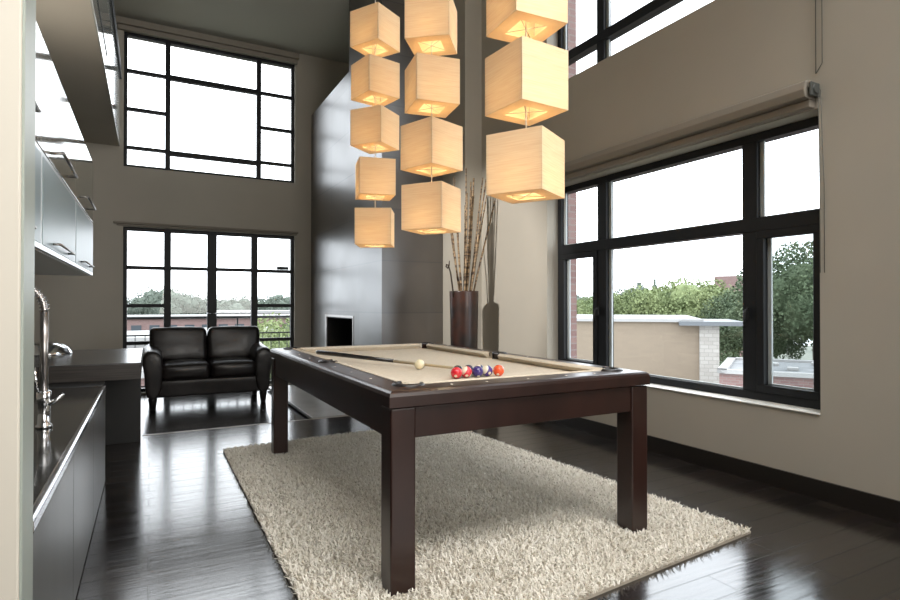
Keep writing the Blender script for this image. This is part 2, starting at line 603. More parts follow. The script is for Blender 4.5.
# window sill and trims
struct('trim_3', MB().box(-.2432, -.238, 1.497, 1.625, 0, 3.39, bev=.001), mat('grey_green_edge', (.36, .40, .36), .4), 'grey green edge strip on the cream wall end at the left', 'trim')
struct('trim_2', MB().box(-.05, 3.17, 5.478, 5.504, -.01, .003, bev=.001), mat('step_nosing', (.22, .19, .16), .3), 'thin light nosing along the edge of the floor step', 'step edge')
struct('trim_1', MB().box(3.39, 3.64, Y0 + .001, Y1 - .001, Z0, Z0 + .006), M['white_paint'], 'narrow white sill of the big right window', 'window sill')

# ---------------------------------------------------------------- windows
def frame_grid(root, plane, a0, a1, z0, z1, t, depth, name='window_frame', bev=.003):
    """outer frame; plane ('x', value) or ('y', value) is its room side face, it runs outwards"""
    mb = MB()
    def bar(u0, u1, v0, v1, d=depth, off=0):
        if plane[0] == 'x':
            mb.box(plane[1] + off, plane[1] + off + d, u0, u1, v0, v1, bev=bev, seg=1)
        else:
            mb.box(u0, u1, plane[1] + off, plane[1] + off + d, v0, v1, bev=bev, seg=1)
    bar(a0, a1, z1 - t, z1)
    bar(a0, a1, z0, z0 + t)
    bar(a0, a0 + t, z0 + t, z1 - t)
    bar(a1 - t, a1, z0 + t, z1 - t)
    return mb.build(name, M['black_frame'], root)

def barobj(root, plane, u0, u1, v0, v1, d, name, m='black_frame', off=0, bev=.003):
    mb = MB()
    if plane[0] == 'x':
        mb.box(plane[1] + off, plane[1] + off + d, u0, u1, v0, v1, bev=bev, seg=1)
    else:
        mb.box(u0, u1, plane[1] + off, plane[1] + off + d, v0, v1, bev=bev, seg=1)
    return mb.build(name, M[m], root)

def wroot(name, loc, label, cat='window'):
    o = thing(name, loc, label, cat, kind='structure')
    return o

FX = 3.53
# big lower right window: casement, fixed, casement under fixed lights
w1 = wroot('window_1', (FX, (Y0 + Y1) / 2, Z0), 'large black framed window beside the pool table, looking onto the beige building')
P1 = ('x', FX)
frame_grid(w1, P1, Y0, Y1, Z0 + .006, Z1, .055, .09)
for a, b in ((3.715, 3.825), (2.325, 2.43)):
    barobj(w1, P1, a, b, Z0 + .06, Z1 - .055, .09, 'mullion')
barobj(w1, P1, Y0 + .055, Y1 - .055, 1.6, 1.69, .1, 'transom', off=-.008)
for (a, b) in ((Y0 + .055, 2.325), (3.825, Y1 - .055)):
    c = frame_grid(w1, ('x', FX - .012), a, b, Z0 + .061, 1.6, .05, .06, 'casement')
for (a, b, z0, z1, m, n) in ((1.96, 2.28, Z0 + .11, 1.55, 'screen', 'casement_pane'), (2.43, 3.715, Z0 + .06, 1.6, 'glass', 'pane'),
                             (3.875, Y1 - .105, Z0 + .11, 1.55, 'glass', 'casement_pane'), (1.915, 2.325, 1.69, Z1 - .055, 'glass', 'pane'),
                             (2.43, 3.715, 1.69, Z1 - .055, 'glass', 'pane'), (3.825, Y1 - .055, 1.69, Z1 - .055, 'glass', 'pane')):
    MB().box(FX + .04, FX + .046, a, b, z0, z1).build(n, M[m], w1)
def seals(root, rects):
    mb = MB()
    for (a, b, z0, z1) in rects:
        for (p, q, r_, s_) in ((a, a + .012, z0, z1), (b - .03, b, z0, z1), (a, b, z0, z0 + .010)):
            mb.box(FX + .034, FX + .0485, p, q, r_, s_)
    return mb.build('glazing_bead', M['grey_seal'], root)
seals(w1, ((1.96, 2.28, Z0 + .11, 1.55), (2.43, 3.715, Z0 + .06, 1.6), (3.875, Y1 - .105, Z0 + .11, 1.55),
           (1.915, 2.325, 1.69, Z1 - .055), (2.43, 3.715, 1.69, Z1 - .055), (3.825, Y1 - .055, 1.69, Z1 - .055)))
for yy in (2.375, 3.80):
    h = MB().box(FX - .03, FX - .012, yy - .012, yy + .012, 1.02, 1.10, bev=.004)
    h.tube([(FX - .03, yy, 1.085), (FX - .055, yy, 1.08), (FX - .062, yy, 1.03), (FX - .055, yy, .97)], .008, 8)
    h.build('window_handle', M['black'], w1)

# upper right window
w2 = wroot('window_2', (FX, (Y0 + Y1) / 2, U0), 'upper black framed window in the right wall, cut by the top edge')
P2 = ('x', FX)
frame_grid(w2, P2, Y0, Y1, U0, U1, .055, .09)
barobj(w2, P2, 3.74, 3.83, U0 + .055, U1 - .055, .09, 'mullion')
barobj(w2, P2, 2.33, 2.42, U0 + .055, U1 - .055, .09, 'mullion')
barobj(w2, P2, Y0 + .055, Y1 - .055, 3.455, 3.54, .1, 'transom', off=-.008)
rects = []
for (a, b) in ((Y0 + .055, 2.33), (2.42, 3.74), (3.83, Y1 - .055)):
    for (c, d) in ((U0 + .055, 3.455), (3.54, U1 - .055)):
        MB().box(FX + .04, FX + .046, a, b, c, d).build('pane', M['glass'], w2)
        rects.append((a, b, c, d))
seals(w2, rects)

# end wall: glazed balcony doors
BY = 9.46
PB = ('y', BY)
w3 = thing('door_1', (.885, BY, BZ0), 'black framed glazed balcony doors behind the sofa', 'door', kind='structure')
frame_grid(w3, PB, BX0, BX1, BZ0, BZ1, .05, .08, 'door_frame')
xs = [.235, .86, 1.485]
MB().box(.19, .285, BY, BY + .08, BZ0 + .05, BZ1 - .05, bev=.003, seg=1).build('mullion', M['black_frame'], w3)
MB().box(.79, .925, BY, BY + .08, BZ0 + .05, BZ1 - .05, bev=.003, seg=1).build('mullion', M['black_frame'], w3)
MB().box(1.44, 1.535, BY, BY + .08, BZ0 + .05, BZ1 - .05, bev=.003, seg=1).build('mullion', M['black_frame'], w3)
for (a, b) in ((BX0 + .05, .19), (1.535, BX1 - .05)):
    for z in (1.66, 1.10, .55):
        MB().box(a, b, BY, BY + .07, z - .026, z + .026).build('glazing_bar', M['black_frame'], w3)
for (a, b) in ((.285, .79), (.925, 1.44)):
    MB().box(a, b, BY, BY + .07, 1.64, 1.69).build('glazing_bar', M['black_frame'], w3)
    MB().box(a, b, BY, BY + .07, BZ0 + .05, BZ0 + .2).build('bottom_rail', M['black_frame'], w3)
for (a, b) in ((BX0 + .05, .19), (.285, .79), (.925, 1.44), (1.535, BX1 - .05)):
    MB().box(a, b, BY + .035, BY + .041, BZ0 + .05, BZ1 - .05).build('pane', M['glass'], w3)
for x in (.83, .885):
    MB().tube([(x, BY, .98), (x, BY - .04, .98), (x + (.05 if x > .85 else -.05), BY - .045, .98)], .009, 8).build('door_handle', M['chrome'], w3)
MB().box(1.84, 2.03, BY + .028, BY + .0345, 1.69, 1.74).build('security_sticker', M['black_frame'], w3)

w4 = wroot('window_3', (.885, BY, BU0), 'upper black gridded window in the end wall, high above the sofa')
frame_grid(w4, PB, BX0, BX1, BU0, BU1, .045, .08)
for x in (.235, 1.55):
    MB().box(x - .035, x + .035, BY, BY + .08, BU0 + .045, BU1 - .045, bev=.003, seg=1).build('mullion', M['black_frame'], w4)
for (a, b) in ((BX0 + .045, .2), (1.585, BX1 - .045)):
    for z in (3.42, 3.985, 4.545):
        MB().box(a, b, BY, BY + .07, z - .022, z + .022).build('glazing_bar', M['black_frame'], w4)
for z in (3.40, 4.545):
    MB().box(.27, 1.515, BY, BY + .075, z - .035, z + .035).build('glazing_bar', M['black_frame'], w4)
for (a, b) in ((BX0 + .045, .2), (.27, 1.515), (1.585, BX1 - .045)):
    MB().box(a, b, BY + .035, BY + .041, BU0 + .045, BU1 - .045).build('pane', M['glass'], w4)

# ---------------------------------------------------------------- roller blinds
def blind_x(y0, y1, z, label):
    b = thing('roller_blind', (XR - .06, (y0 + y1) / 2, z), label, 'blind')
    MB().prism([(XR - .004, z), (XR - .004, z + .105), (XR - .06, z + .112), (XR - .1, z + .095), (XR - .112, z + .05), (XR - .10, z + .006)], 1, y0, y1, bev=.004).build('cassette', M['roller'], b)
    MB().box(XR - .06, XR - .004, y0, y1, z - .045, z - .002, bev=.004).build('bottom_bar', M['roller'], b)
    for y in (y0 - .02, y1 + .02):
        MB().box(XR - .09, XR - .002, y - .008, y + .008, z + .01, z + .09, bev=.006).tube([(XR - .05, y - .018, z + .05), (XR - .05, y + .018, z + .05)], .026, 18).build('end_bracket', M['bracket'], b)
    return b
b1 = blind_x(1.88, 4.46, 2.30, 'taupe roller blind rolled up above the big right window')
MB().tube([(XR - .025, 1.85, 2.34), (XR - .012, 1.852, 1.8), (XR - .012, 1.852, 1.3)], .0022, 6).tube([(XR - .04, 1.83, 2.34), (XR - .012, 1.828, 1.8), (XR - .012, 1.828, 1.3)], .0022, 6).build('pull_cord', M['thin_cord'], b1)
b2 = blind_x(1.88, 4.46, 5.06, 'taupe roller blind above the upper right window, out past the top edge')
MB().tube([(XR - .012, 1.87, 5.08), (XR - .012, 1.87, 2.45)], .0025, 6).tube([(XR - .012, 1.835, 5.08), (XR - .012, 1.835, 2.5), (XR - .012, 1.87, 2.45)], .0025, 6).build('pull_cord', M['thin_cord'], b2)
def blind_y(z, h, d, label):
    b = thing('roller_blind', (.885, YB - d / 2, z), label, 'blind')
    MB().box(BX0 - .12, BX1 + .05, YB - d, YB - .003, z + h * .42, z + h, bev=.01).build('cassette', M['roller'], b)
    MB().box(BX0 - .08, BX1 + .03, YB - d * .6, YB - .003, z, z + h * .42 - .002, bev=.006).build('bottom_bar', M['roller'], b)
    return b
blind_y(5.08, .16, .1, 'taupe roller blind above the high gridded end window')
blind_y(2.255, .06, .05, 'slim taupe roller blind above the glazed balcony doors')

# ---------------------------------------------------------------- mezzanine guard
g = thing('mezzanine_railing', (-.4, 5.3, 3.4), 'glossy white mezzanine guard with black handrails, above the kitchen', 'railing')
MB().box(-.40, -.385, 1.3, 9.38, 3.392, 4.5, bev=.003).build('guard_panel', M['glossy_white'], g)
MB().box(-.415, -.368, 1.3, 9.38, 4.5, 4.54, bev=.004).build('handrail', M['black_frame'], g)
MB().box(-.39, -.362, 1.3, 9.37, 4.36, 4.385, bev=.004).build('handrail', M['black_frame'], g)
MB().box(-.386, -.380, 1.3, 6.6, 3.60, 3.62).build('dark_reflection_line', M['black'], g)  # black strip imitating a dark reflection in the glossy panel

# ---------------------------------------------------------------- fireplace
fp = thing('fireplace', (2.78, 7.8, LOW), 'tall slate clad fireplace chimney with a small black firebox', 'fireplace')
w = MB()
Fy0, Fy1, Fz0, Fz1 = 7.2, 8.44, .1, .937
w.box(2.38, 3.177, 6.15, Fy0, LOW, 4.28)
w.box(2.38, 3.177, Fy1, 9.397, LOW, 4.28)
w.box(2.38, 3.177, Fy0, Fy1, LOW, Fz0)
w.box(2.38, 3.177, Fy0, Fy1, Fz1, 4.28)
w.box(2.38, 3.177, 6.15, 7.38, 4.28, TOP - .003)
bmesh.ops.remove_doubles(w.bm, verts=w.bm.verts[:], dist=.0005)
w.build('chimney_cladding', M['slate'], fp)
w = MB()
w.box(2.42, 2.44, Fy0, Fy0 + .02, Fz0, Fz1).box(2.9, 2.92, Fy0, Fy1, Fz0, Fz1)
w.box(2.39, 2.9, Fy0, Fy0 + .015, Fz0, Fz1).box(2.39, 2.9, Fy1 - .015, Fy1, Fz0, Fz1)
w.box(2.39, 2.9, Fy0, Fy1, Fz0, Fz0 + .015).box(2.39, 2.9, Fy0, Fy1, Fz1 - .015, Fz1)
w.build('firebox', M['black'], fp)
w = MB()
w.box(2.372, 2.38, Fy0 - .03, Fy0, Fz0 - .03, Fz1 + .03).box(2.372, 2.38, Fy1, Fy1 + .09, Fz0 - .03, Fz1 + .03)
w.box(2.372, 2.38, Fy0, Fy1, Fz1, Fz1 + .03).box(2.372, 2.38, Fy0, Fy1, Fz0 - .03, Fz0)
w.build('firebox_frame', M['brushed'], fp)
hs = MB().box(1.61, 2.38, 6.3, 9.0, LOW + .018, LOW + .052, bev=.003).build('hearth', M['stone_hearth'], fp)
MB().box(1.66, 2.38, 6.35, 8.95, LOW, LOW + .018).build('plinth', M['black'], fp)

# ---------------------------------------------------------------- balcony
bl = thing('balcony', (.885, 10.2, LOW - .1), 'balcony with a thin black metal balustrade outside the end doors', 'balcony')
MB().box(-3, 3.6, 9.7, 10.4, LOW - .3, LOW - .1).build('deck', M['pale'], bl)
MB().tube([(-3, 10.3, .90), (3.6, 10.3, .90)], .02, 8).build('top_rail', M['black_frame'], bl)
MB().tube([(-3, 10.3, .62), (3.6, 10.3, .62)], .012, 8).tube([(-3, 10.3, -.2), (3.6, 10.3, -.2)], .012, 8).build('lower_rail', M['black_frame'], bl)
for i in range(26):
    x = -.9 + i * .14
    MB().tube([(x, 10.3, -.3), (x, 10.3, .62 if i % 8 else .9)], .007 if i % 8 else .014, 6).build('baluster', M['black_frame'], bl)

# ---------------------------------------------------------------- pool table
TX0, TX1, TY0, TY1 = .80, 2.17, 1.985, 4.375
ZT = .79
pt = thing('pool_table', ((TX0 + TX1) / 2, (TY0 + TY1) / 2, .012), 'dark mahogany pool table with tan cloth standing on the shag rug', 'pool table')
RW = .125   # rail width
BED = .757
# legs
for (x0, y0) in ((TX0 + .008, TY0 + .008), (TX1 - .112, TY0 + .008), (TX0 + .008, TY1 - .112), (TX1 - .112, TY1 - .112)):
    MB().box(x0, x0 + .104, y0, y0 + .104, .012, .722, bev=.006).build('leg', M['dark_wood'], pt)
# aprons
a = .016
for (x0, x1, y0, y1) in ((TX0 + .112, TX1 - .112, TY0 + a, TY0 + a + .03), (TX0 + .112, TX1 - .112, TY1 - a - .03, TY1 - a),
                         (TX0 + a, TX0 + a + .03, TY0 + .112, TY1 - .112), (TX1 - a - .03, TX1 - a, TY0 + .112, TY1 - .112)):
    MB().box(x0, x1, y0, y1, .602, .722, bev=.003).build('apron', M['dark_wood'], pt)
# bed with slate edge
MB().box(TX0 + .06, TX1 - .06, TY0 + .06, TY1 - .06, .70, BED).build('playing_bed', M['felt'], pt)
# rails: wood body with rounded outer edges, mitred corners
def rail(p0, p1, inward):
    """p0->p1 outer line, inward unit vector; profile (distance inward, z)"""
    prof = [(0, .727), (0, ZT - .022), (.004, ZT - .009), (.013, ZT - .002), (.024, ZT), (RW - .004, ZT + .002), (RW, ZT - .002), (RW, .727)]
    b = bmesh.new()
    d = (Vector(p1) - Vector(p0)).normalized()
    inw = Vector(inward)
    A, B = [], []
    for q, z in prof:
        A.append(b.verts.new(Vector(p0) + inw * q + d * q + Vector((0, 0, z))))
        B.append(b.verts.new(Vector(p1) + inw * q - d * q + Vector((0, 0, z))))
    k = len(prof)
    for i in range(k):
        f = b.faces.new((A[i], A[(i + 1) % k], B[(i + 1) % k], B[i]))
        f.smooth = False
    b.faces.new(A[::-1])
    b.faces.new(B)
    bmesh.ops.recalc_face_normals(b, faces=b.faces[:])
    m = MB()
    m._merge(b)
    return m.build('rail', M['dark_wood'], pt)
rail((TX0, TY0, 0), (TX1, TY0, 0), (0, 1, 0))
rail((TX1, TY1, 0), (TX0, TY1, 0), (0, -1, 0))
rail((TX0, TY1, 0), (TX0, TY0, 0), (1, 0, 0))
rail((TX1, TY0, 0), (TX1, TY1, 0), (-1, 0, 0))
# cushions
CW = .048
ix0, ix1, iy0, iy1 = TX0 + RW, TX1 - RW, TY0 + RW, TY1 - RW
ym = (TY0 + TY1) / 2
def cushion(p0, p1, inw):
    p0, p1, inw = Vector(p0), Vector(p1), Vector(inw)
    d = (p1 - p0).normalized()
    prof = [(0, BED + .001), (0, ZT + .004), (.012, ZT + .007), (CW - .006, ZT - .001), (CW, ZT - .006), (CW - .012, ZT - .02), (CW - .022, BED + .001)]
    b = bmesh.new()
    A, B = [], []
    for q, z in prof:
        A.append(b.verts.new(p0 + inw * q + d * q * .8 + Vector((0, 0, z))))
        B.append(b.verts.new(p1 + inw * q - d * q * .8 + Vector((0, 0, z))))
    k = len(prof)
    for i in range(k):
        b.faces.new((A[i], A[(i + 1) % k], B[(i + 1) % k], B[i]))
    b.faces.new(A[::-1])
    b.faces.new(B)
    bmesh.ops.recalc_face_normals(b, faces=b.faces[:])
    m = MB()
    m._merge(b)
    m.build('cushion', M['felt'], pt)
pg_ = .045
cushion((ix0 + pg_, iy0, 0), (ix1 - pg_, iy0, 0), (0, 1, 0))
cushion((ix1 - pg_, iy1, 0), (ix0 + pg_, iy1, 0), (0, -1, 0))
for (s, x, inw) in ((1, ix0, (1, 0, 0)), (-1, ix1, (-1, 0, 0))):
    cushion((x, iy1 - pg_, 0), (x, ym + .05, 0), inw)
    cushion((x, ym - .05, 0), (x, iy0 + pg_, 0), inw)
# pockets: black leather collars with a cup
def pocket(cx, cy, r, dx, dy):
    p = MB()
    prof_in, prof_out = r * .8, r
    b = bmesh.new()
    n = 28
    base = math.atan2(dy, dx)
    R0 = []
    for k in range(n + 1):
        # collar opens towards the bed
        t = base + R(58) + (2 * PI - R(116)) * k / n
        c, s = math.cos(t), math.sin(t)
        R0.append([b.verts.new((cx + c * q, cy + s * q, z)) for q, z in ((r * .78, BED - .02), (r * .78, ZT + .004), (r * .88, ZT + .011), (r * 1.08, ZT + .010), (r * 1.22, ZT + .003), (r * 1.2, ZT - .02))])
    for k in range(n):
        for i in range(5):
            b.faces.new((R0[k][i], R0[k + 1][i], R0[k + 1][i + 1], R0[k][i + 1])).smooth = True
    bmesh.ops.recalc_face_normals(b, faces=b.faces[:])
    p._merge(b)
    p.lathe([(r * .80, 0), (r * .78, -.05), (r * .5, -.075), (0, -.08)], 24, (cx, cy, BED + .003))
    p.lathe([(r * .80, 0), (0, .0005)], 24, (cx, cy, BED + .001))
    p.build('pocket', M['pocket_leather'], pt)
k = .022
for (cx, cy, dx, dy) in ((ix0 + k - .01, iy0 + k - .01, 1, 1), (ix1 - k + .01, iy0 + k - .01, -1, 1), (ix0 + k - .01, iy1 - k + .01, 1, -1), (ix1 - k + .01, iy1 - k + .01, -1, -1)):
    pocket(cx, cy, .056, dx, dy)
pocket(ix0 - .012, ym, .052, 1, 0)
pocket(ix1 + .012, ym, .052, -1, 0)
# pearl sights along the rails
for x in [TX0 + .3, TX0 + .47, TX0 + .685, TX0 + .90, TX0 + 1.07]:
    for y in (TY0 + .065, TY1 - .065):
        MB().lathe([(.006, 0), (.006, .0015), (0, .0018)], 12, (x, y, ZT + .0008)).build('sight', M['pearl'], pt)
for i in range(1, 8):
    if i == 4:
        continue
    y = TY0 + .12 + (TY1 - TY0 - .24) * i / 8
    for x in (TX0 + .065, TX1 - .065):
        MB().lathe([(.006, 0), (.006, .0015), (0, .0018)], 12, (x, y, ZT + .0008)).build('sight', M['pearl'], pt)

# ---------------------------------------------------------------- balls
def ball_mat(name, col, stripe):
    m = mat(name, col, .1, coat=.6)
    n, l, b = nodes(m)
    t = n.new('ShaderNodeTexCoord')
    sx = n.new('ShaderNodeSeparateXYZ')
    l.new(t.outputs['Object'], sx.inputs[0])
    def mth(op, a, bb):
        x = n.new('ShaderNodeMath')
        x.operation = op
        for i, v in enumerate((a, bb)):
            if isinstance(v, (int, float)):
                x.inputs[i].default_value = v
            elif v is not None:
                l.new(v, x.inputs[i])
        return x.outputs[0]
    ax = mth('ABSOLUTE', sx.outputs['X'], None)
    white = mth('GREATER_THAN', ax, .0274)          # number discs on both poles
    if stripe:
        az = mth('ABSOLUTE', sx.outputs['Z'], None)
        white = mth('MAXIMUM', white, mth('GREATER_THAN', az, .0155))
    mx = n.new('ShaderNodeMixRGB')
    mx.inputs['Color1'].default_value = col
    mx.inputs['Color2'].default_value = (.78, .70, .55, 1)
    l.new(white, mx.inputs['Fac'])
    l.new(mx.outputs['Color'], b.inputs['Base Color'])
    return m
BR = .0286
balls = [  # x, y, colour, stripe, tilt, label
    (1.325, 2.42, (.62, .015, .03, 1), 0, (.3, .5, -2.2), 'plain crimson pool ball, leftmost in the front of the cluster', 'crimson_ball'),
    (1.384, 2.425, (.6, .03, .045, 1), 1, (.9, .6, -2.0), 'pinkish red striped pool ball between the crimson and violet balls', 'ball'),
    (1.443, 2.415, (.035, .02, .16, 1), 0, (.4, .9, -1.9), 'plain dark violet pool ball in the middle of the front line', 'ball'),
    (1.501, 2.42, (.05, .025, .2, 1), 1, (1.1, .35, -1.6), 'violet and white striped pool ball beside the orange one', 'ball'),
    (1.560, 2.405, (.82, .09, .02, 1), 0, (.2, .7, -2.3), 'plain bright orange pool ball, rightmost of the cluster', 'ball'),
    (1.365, 2.48, (.02, .02, .03, 1), 0, (.9, .8, -1.8), 'black pool ball peeking over the crimson ball', 'ball'),
    (1.425, 2.475, (.03, .02, .06, 1), 0, (.5, 1.2, -1.5), 'dark plum pool ball behind the red striped ball', 'ball'),
    (1.484, 2.472, (.01, .03, .12, 1), 1, (.9, .2, -1.5), 'navy striped pool ball behind the plain violet ball', 'ball'),
]
for i, (x, y, c, st, rot, lab, _) in enumerate(balls):
    o = MB().sphere((0, 0, 0), BR, 32).build('pool_ball', ball_mat('pool_ball_colour', c, st), loc=(x, y, BED + BR))
    o.rotation_euler = rot
    tag(o, lab, 'pool ball', 'coloured pool balls clustered on the cloth')
cb_ = MB().sphere((0, 0, 0), BR, 32).build('cue_ball', M['ivory'], loc=(1.331, 2.86, BED + BR))
tag(cb_, 'ivory white cue ball lying in front of the cue stick', 'cue ball')
# cue stick
c0, c1 = Vector((.974, 3.69, .806)), Vector((1.53, 2.56, .770))
cj = c0 + (c1 - c0) * .535
cu = thing('cue_stick', c0, 'cue stick with black butt and pale shaft lying across the tan cloth', 'cue')
MB().tube([c0, c0 + (cj - c0) * .02, cj], [.011, .0155, .0105], 14).build('butt', M['cue_black'], cu)
MB().tube([cj, c1], [.0103, .0062], 14).build('shaft', M['cue_maple'], cu)
MB().tube([c1, c1 + (c1 - c0).normalized() * .02], [.0064, .0062], 14).build('ferrule', M['pearl'], cu)

# ---------------------------------------------------------------- shag rug
def rug():
    x0, x1, y0, y1 = .50, 2.60, 1.60, 4.65
    m = mat('cream_shag_pile', (.5, .44, .34), .95, spec=.1)
    n, l, b = nodes(m)
    vc = n.new('ShaderNodeAttribute')
    vc.attribute_name = 'tint'
    r = n.new('ShaderNodeValToRGB')
    r.color_ramp.elements[0].color = (.62, .57, .48, 1)
    r.color_ramp.elements[1].color = (.98, .96, .90, 1)
    l.new(vc.outputs['Fac'], r.inputs['Fac'])
    l.new(r.outputs['Color'], b.inputs['Base Color'])
    tl = n.new('ShaderNodeBsdfTranslucent')       # thin wool strands let light through
    l.new(r.outputs['Color'], tl.inputs['Color'])
    ms = n.new('ShaderNodeMixShader')
    ms.inputs[0].default_value = .25
    l.new(b.outputs[0], ms.inputs[1])
    l.new(tl.outputs[0], ms.inputs[2])
    l.new(ms.outputs[0], n['Material Output'].inputs['Surface'])
    Q = ((.50, 1.565), (2.60, 1.75), (2.42, 4.71), (.50, 4.61))
    root = MB().prism(Q, 2, 0, .012).build('shag_rug', mat('rug_backing', (.45, .40, .33), .95))
    tag(root, 'thick cream shag rug spread under the pool table', 'rug')
    rng = np.random.default_rng(3)
    nx, ny = int((x1 - x0) / .0086), int((y1 - y0) / .0086)
    gx, gy = np.meshgrid(np.linspace(x0 + .004, x1 - .004, nx), np.linspace(y0 + .004, y1 - .004, ny))
    gx = gx.ravel() + rng.uniform(-.006, .006, nx * ny)
    gy = gy.ravel() + rng.uniform(-.006, .006, nx * ny)
    gu, gv = (gx - x0) / (x1 - x0), (gy - y0) / (y1 - y0)
    mix = lambda k: (1 - gv) * ((1 - gu) * Q[0][k] + gu * Q[1][k]) + gv * ((1 - gu) * Q[3][k] + gu * Q[2][k])
    gx, gy = mix(0), mix(1)
    N = gx.size
    keep = np.ones(N, bool)
    for (lx, ly) in ((TX0, TY0), (TX1 - .12, TY0), (TX0, TY1 - .12), (TX1 - .12, TY1 - .12)):
        keep &= ~((gx > lx + .004) & (gx < lx + .116) & (gy > ly + .004) & (gy < ly + .116))
    gx, gy = gx[keep], gy[keep]
    N = gx.size
    # brushed patches steer the pile direction
    ang = 2.2 * np.sin(gx * 3.1 + 1.3 * np.sin(gy * 2.3)) + 1.9 * np.cos(gy * 2.7 + gx) + rng.normal(0, 2.2, N)
    lean = rng.uniform(.006, .026, N)
    h = rng.uniform(.010, .023, N)
    wd = rng.uniform(.0018, .0034, N)
    dx, dy = np.cos(ang), np.sin(ang)
    px, py = -dy, dx
    # blade: base pair, mid pair, tip pair, lightly curled
    V = np.zeros((N, 6, 3))
    for j, (t, ww, hh) in enumerate(((0, 1, 0), (.35, 1.15, .7), (1, .55, 1))):
        cx, cy = gx + dx * lean * t, gy + dy * lean * t
        cz = .01 + h * hh
        V[:, 2 * j, 0], V[:, 2 * j, 1], V[:, 2 * j, 2] = cx + px * wd * ww, cy + py * wd * ww, cz
        V[:, 2 * j + 1, 0], V[:, 2 * j + 1, 1], V[:, 2 * j + 1, 2] = cx - px * wd * ww, cy - py * wd * ww, cz
    V = V.reshape(-1, 3)
    base = (np.arange(N) * 6)[:, None]
    F = np.concatenate([base + np.array([0, 1, 3, 2]), base + np.array([2, 3, 5, 4])], 1).reshape(-1, 4)
    me = bpy.data.meshes.new('pile')
    me.vertices.add(len(V))
    me.vertices.foreach_set('co', V.ravel())
    me.loops.add(F.size)
    me.loops.foreach_set('vertex_index', F.ravel())
    me.polygons.add(len(F))
    me.polygons.foreach_set('loop_start', np.arange(0, F.size, 4))
    me.polygons.foreach_set('loop_total', np.full(len(F), 4))
    me.update(calc_edges=True)
    at = me.attributes.new('tint', 'FLOAT', 'POINT')
    at.data.foreach_set('value', np.repeat(np.clip(rng.normal(.55, .22, N), 0, 1), 6))
    me.materials.append(m)
    o = bpy.data.objects.new('pile', me)
    COL.objects.link(o)
    o.parent = root
    o['kind'] = 'stuff'
rug()

# ---------------------------------------------------------------- cube pendant lamps
SH = .264
def pendant(x, y, zs, angs, label):
    root = thing('pendant_lamp', (x, y, zs[-1] - SH / 2), label, 'pendant lamp', 'cube pendant lamps hanging in a row above the pool table')
    MB().tube([(x, y, zs[-1] + .1), (x, y, TOP - .02)], .0035, 8).build('cord', M['cord'], root)
    MB().lathe([(0, 0), (.06, 0), (.055, -.025), (.0, -.028)], 24, (x, y, TOP)).build('ceiling_rose', M['white_paint'], root)
    for z, a in zip(zs, angs):
        mt = Matrix.Translation((x, y, z)) @ Matrix.Rotation(a, 4, 'Z')
        h = SH / 2
        t = .002
        m = MB()
        for q in ((-h, h, -h, -h + t), (-h, h, h - t, h), (-h, -h + t, -h + t, h - t), (h - t, h, -h + t, h - t)):
            m.box(*q, -h, h)
        # top closed but for the cord, bottom a wide border round a square opening
        k = .02
        m.box(-h + t, h - t, -h + t, -k, h - t, h).box(-h + t, h - t, k, h - t, h - t, h).box(-h + t, -k, -k, k, h - t, h).box(k, h - t, -k, k, h - t, h)
        k = h * .52
        m.box(-h + t, h - t, -h + t, -k, -h, -h + t).box(-h + t, h - t, k, h - t, -h, -h + t).box(-h + t, -k, -k, k, -h, -h + t).box(k, h - t, -k, k, -h, -h + t)
        m.bm.transform(mt)
        s = m.build('lamp_shade', M['shade'], root)
        s_loc = Vector((x, y, z))
        # give the shade its own origin so the fibre pattern follows it
        me = s.data
        off = s_loc - wloc(root)
        me.transform(Matrix.Translation(-off))
        s.location = off
        f = MB()
        for q in ((-h, -h), (h, -h), (h, h), (-h, h)):
            f.tube([(q[0] * .985, q[1] * .985, -h), (q[0] * .985, q[1] * .985, h)], .0016, 6)
        f.tube([(-k, -k, -h + .004), (k, k, -h + .004)], .0015, 6).tube([(-k, k, -h + .004), (k, -k, -h + .004)], .0015, 6)
        f.bm.transform(Matrix.Rotation(a, 4, 'Z'))
        f.build('wire_frame', M['brushed'], s, loc=(0, 0, 0))
        MB().lathe([(0, -.045), (.018, -.04), (.028, -.02), (.028, 0), (.014, .03), (.012, .04), (0, .04)], 20).build('bulb', M['bulb'], s, loc=(0, 0, -.01))
        MB().lathe([(0, .03), (.016, .03), (.016, .08), (.006, .085), (0, .085)], 16).build('socket', M['white_paint'], s, loc=(0, 0, -.01))
        d = bpy.data.lights.new('bulb_light', 'POINT')
        d.energy = 1.45
        d.color = (1, .78, .48)
        d.shadow_soft_size = .03
        lo = bpy.data.objects.new('bulb_light', d)
        COL.objects.link(lo)
        lo.parent = s
        lo.location = (0, 0, -.075)

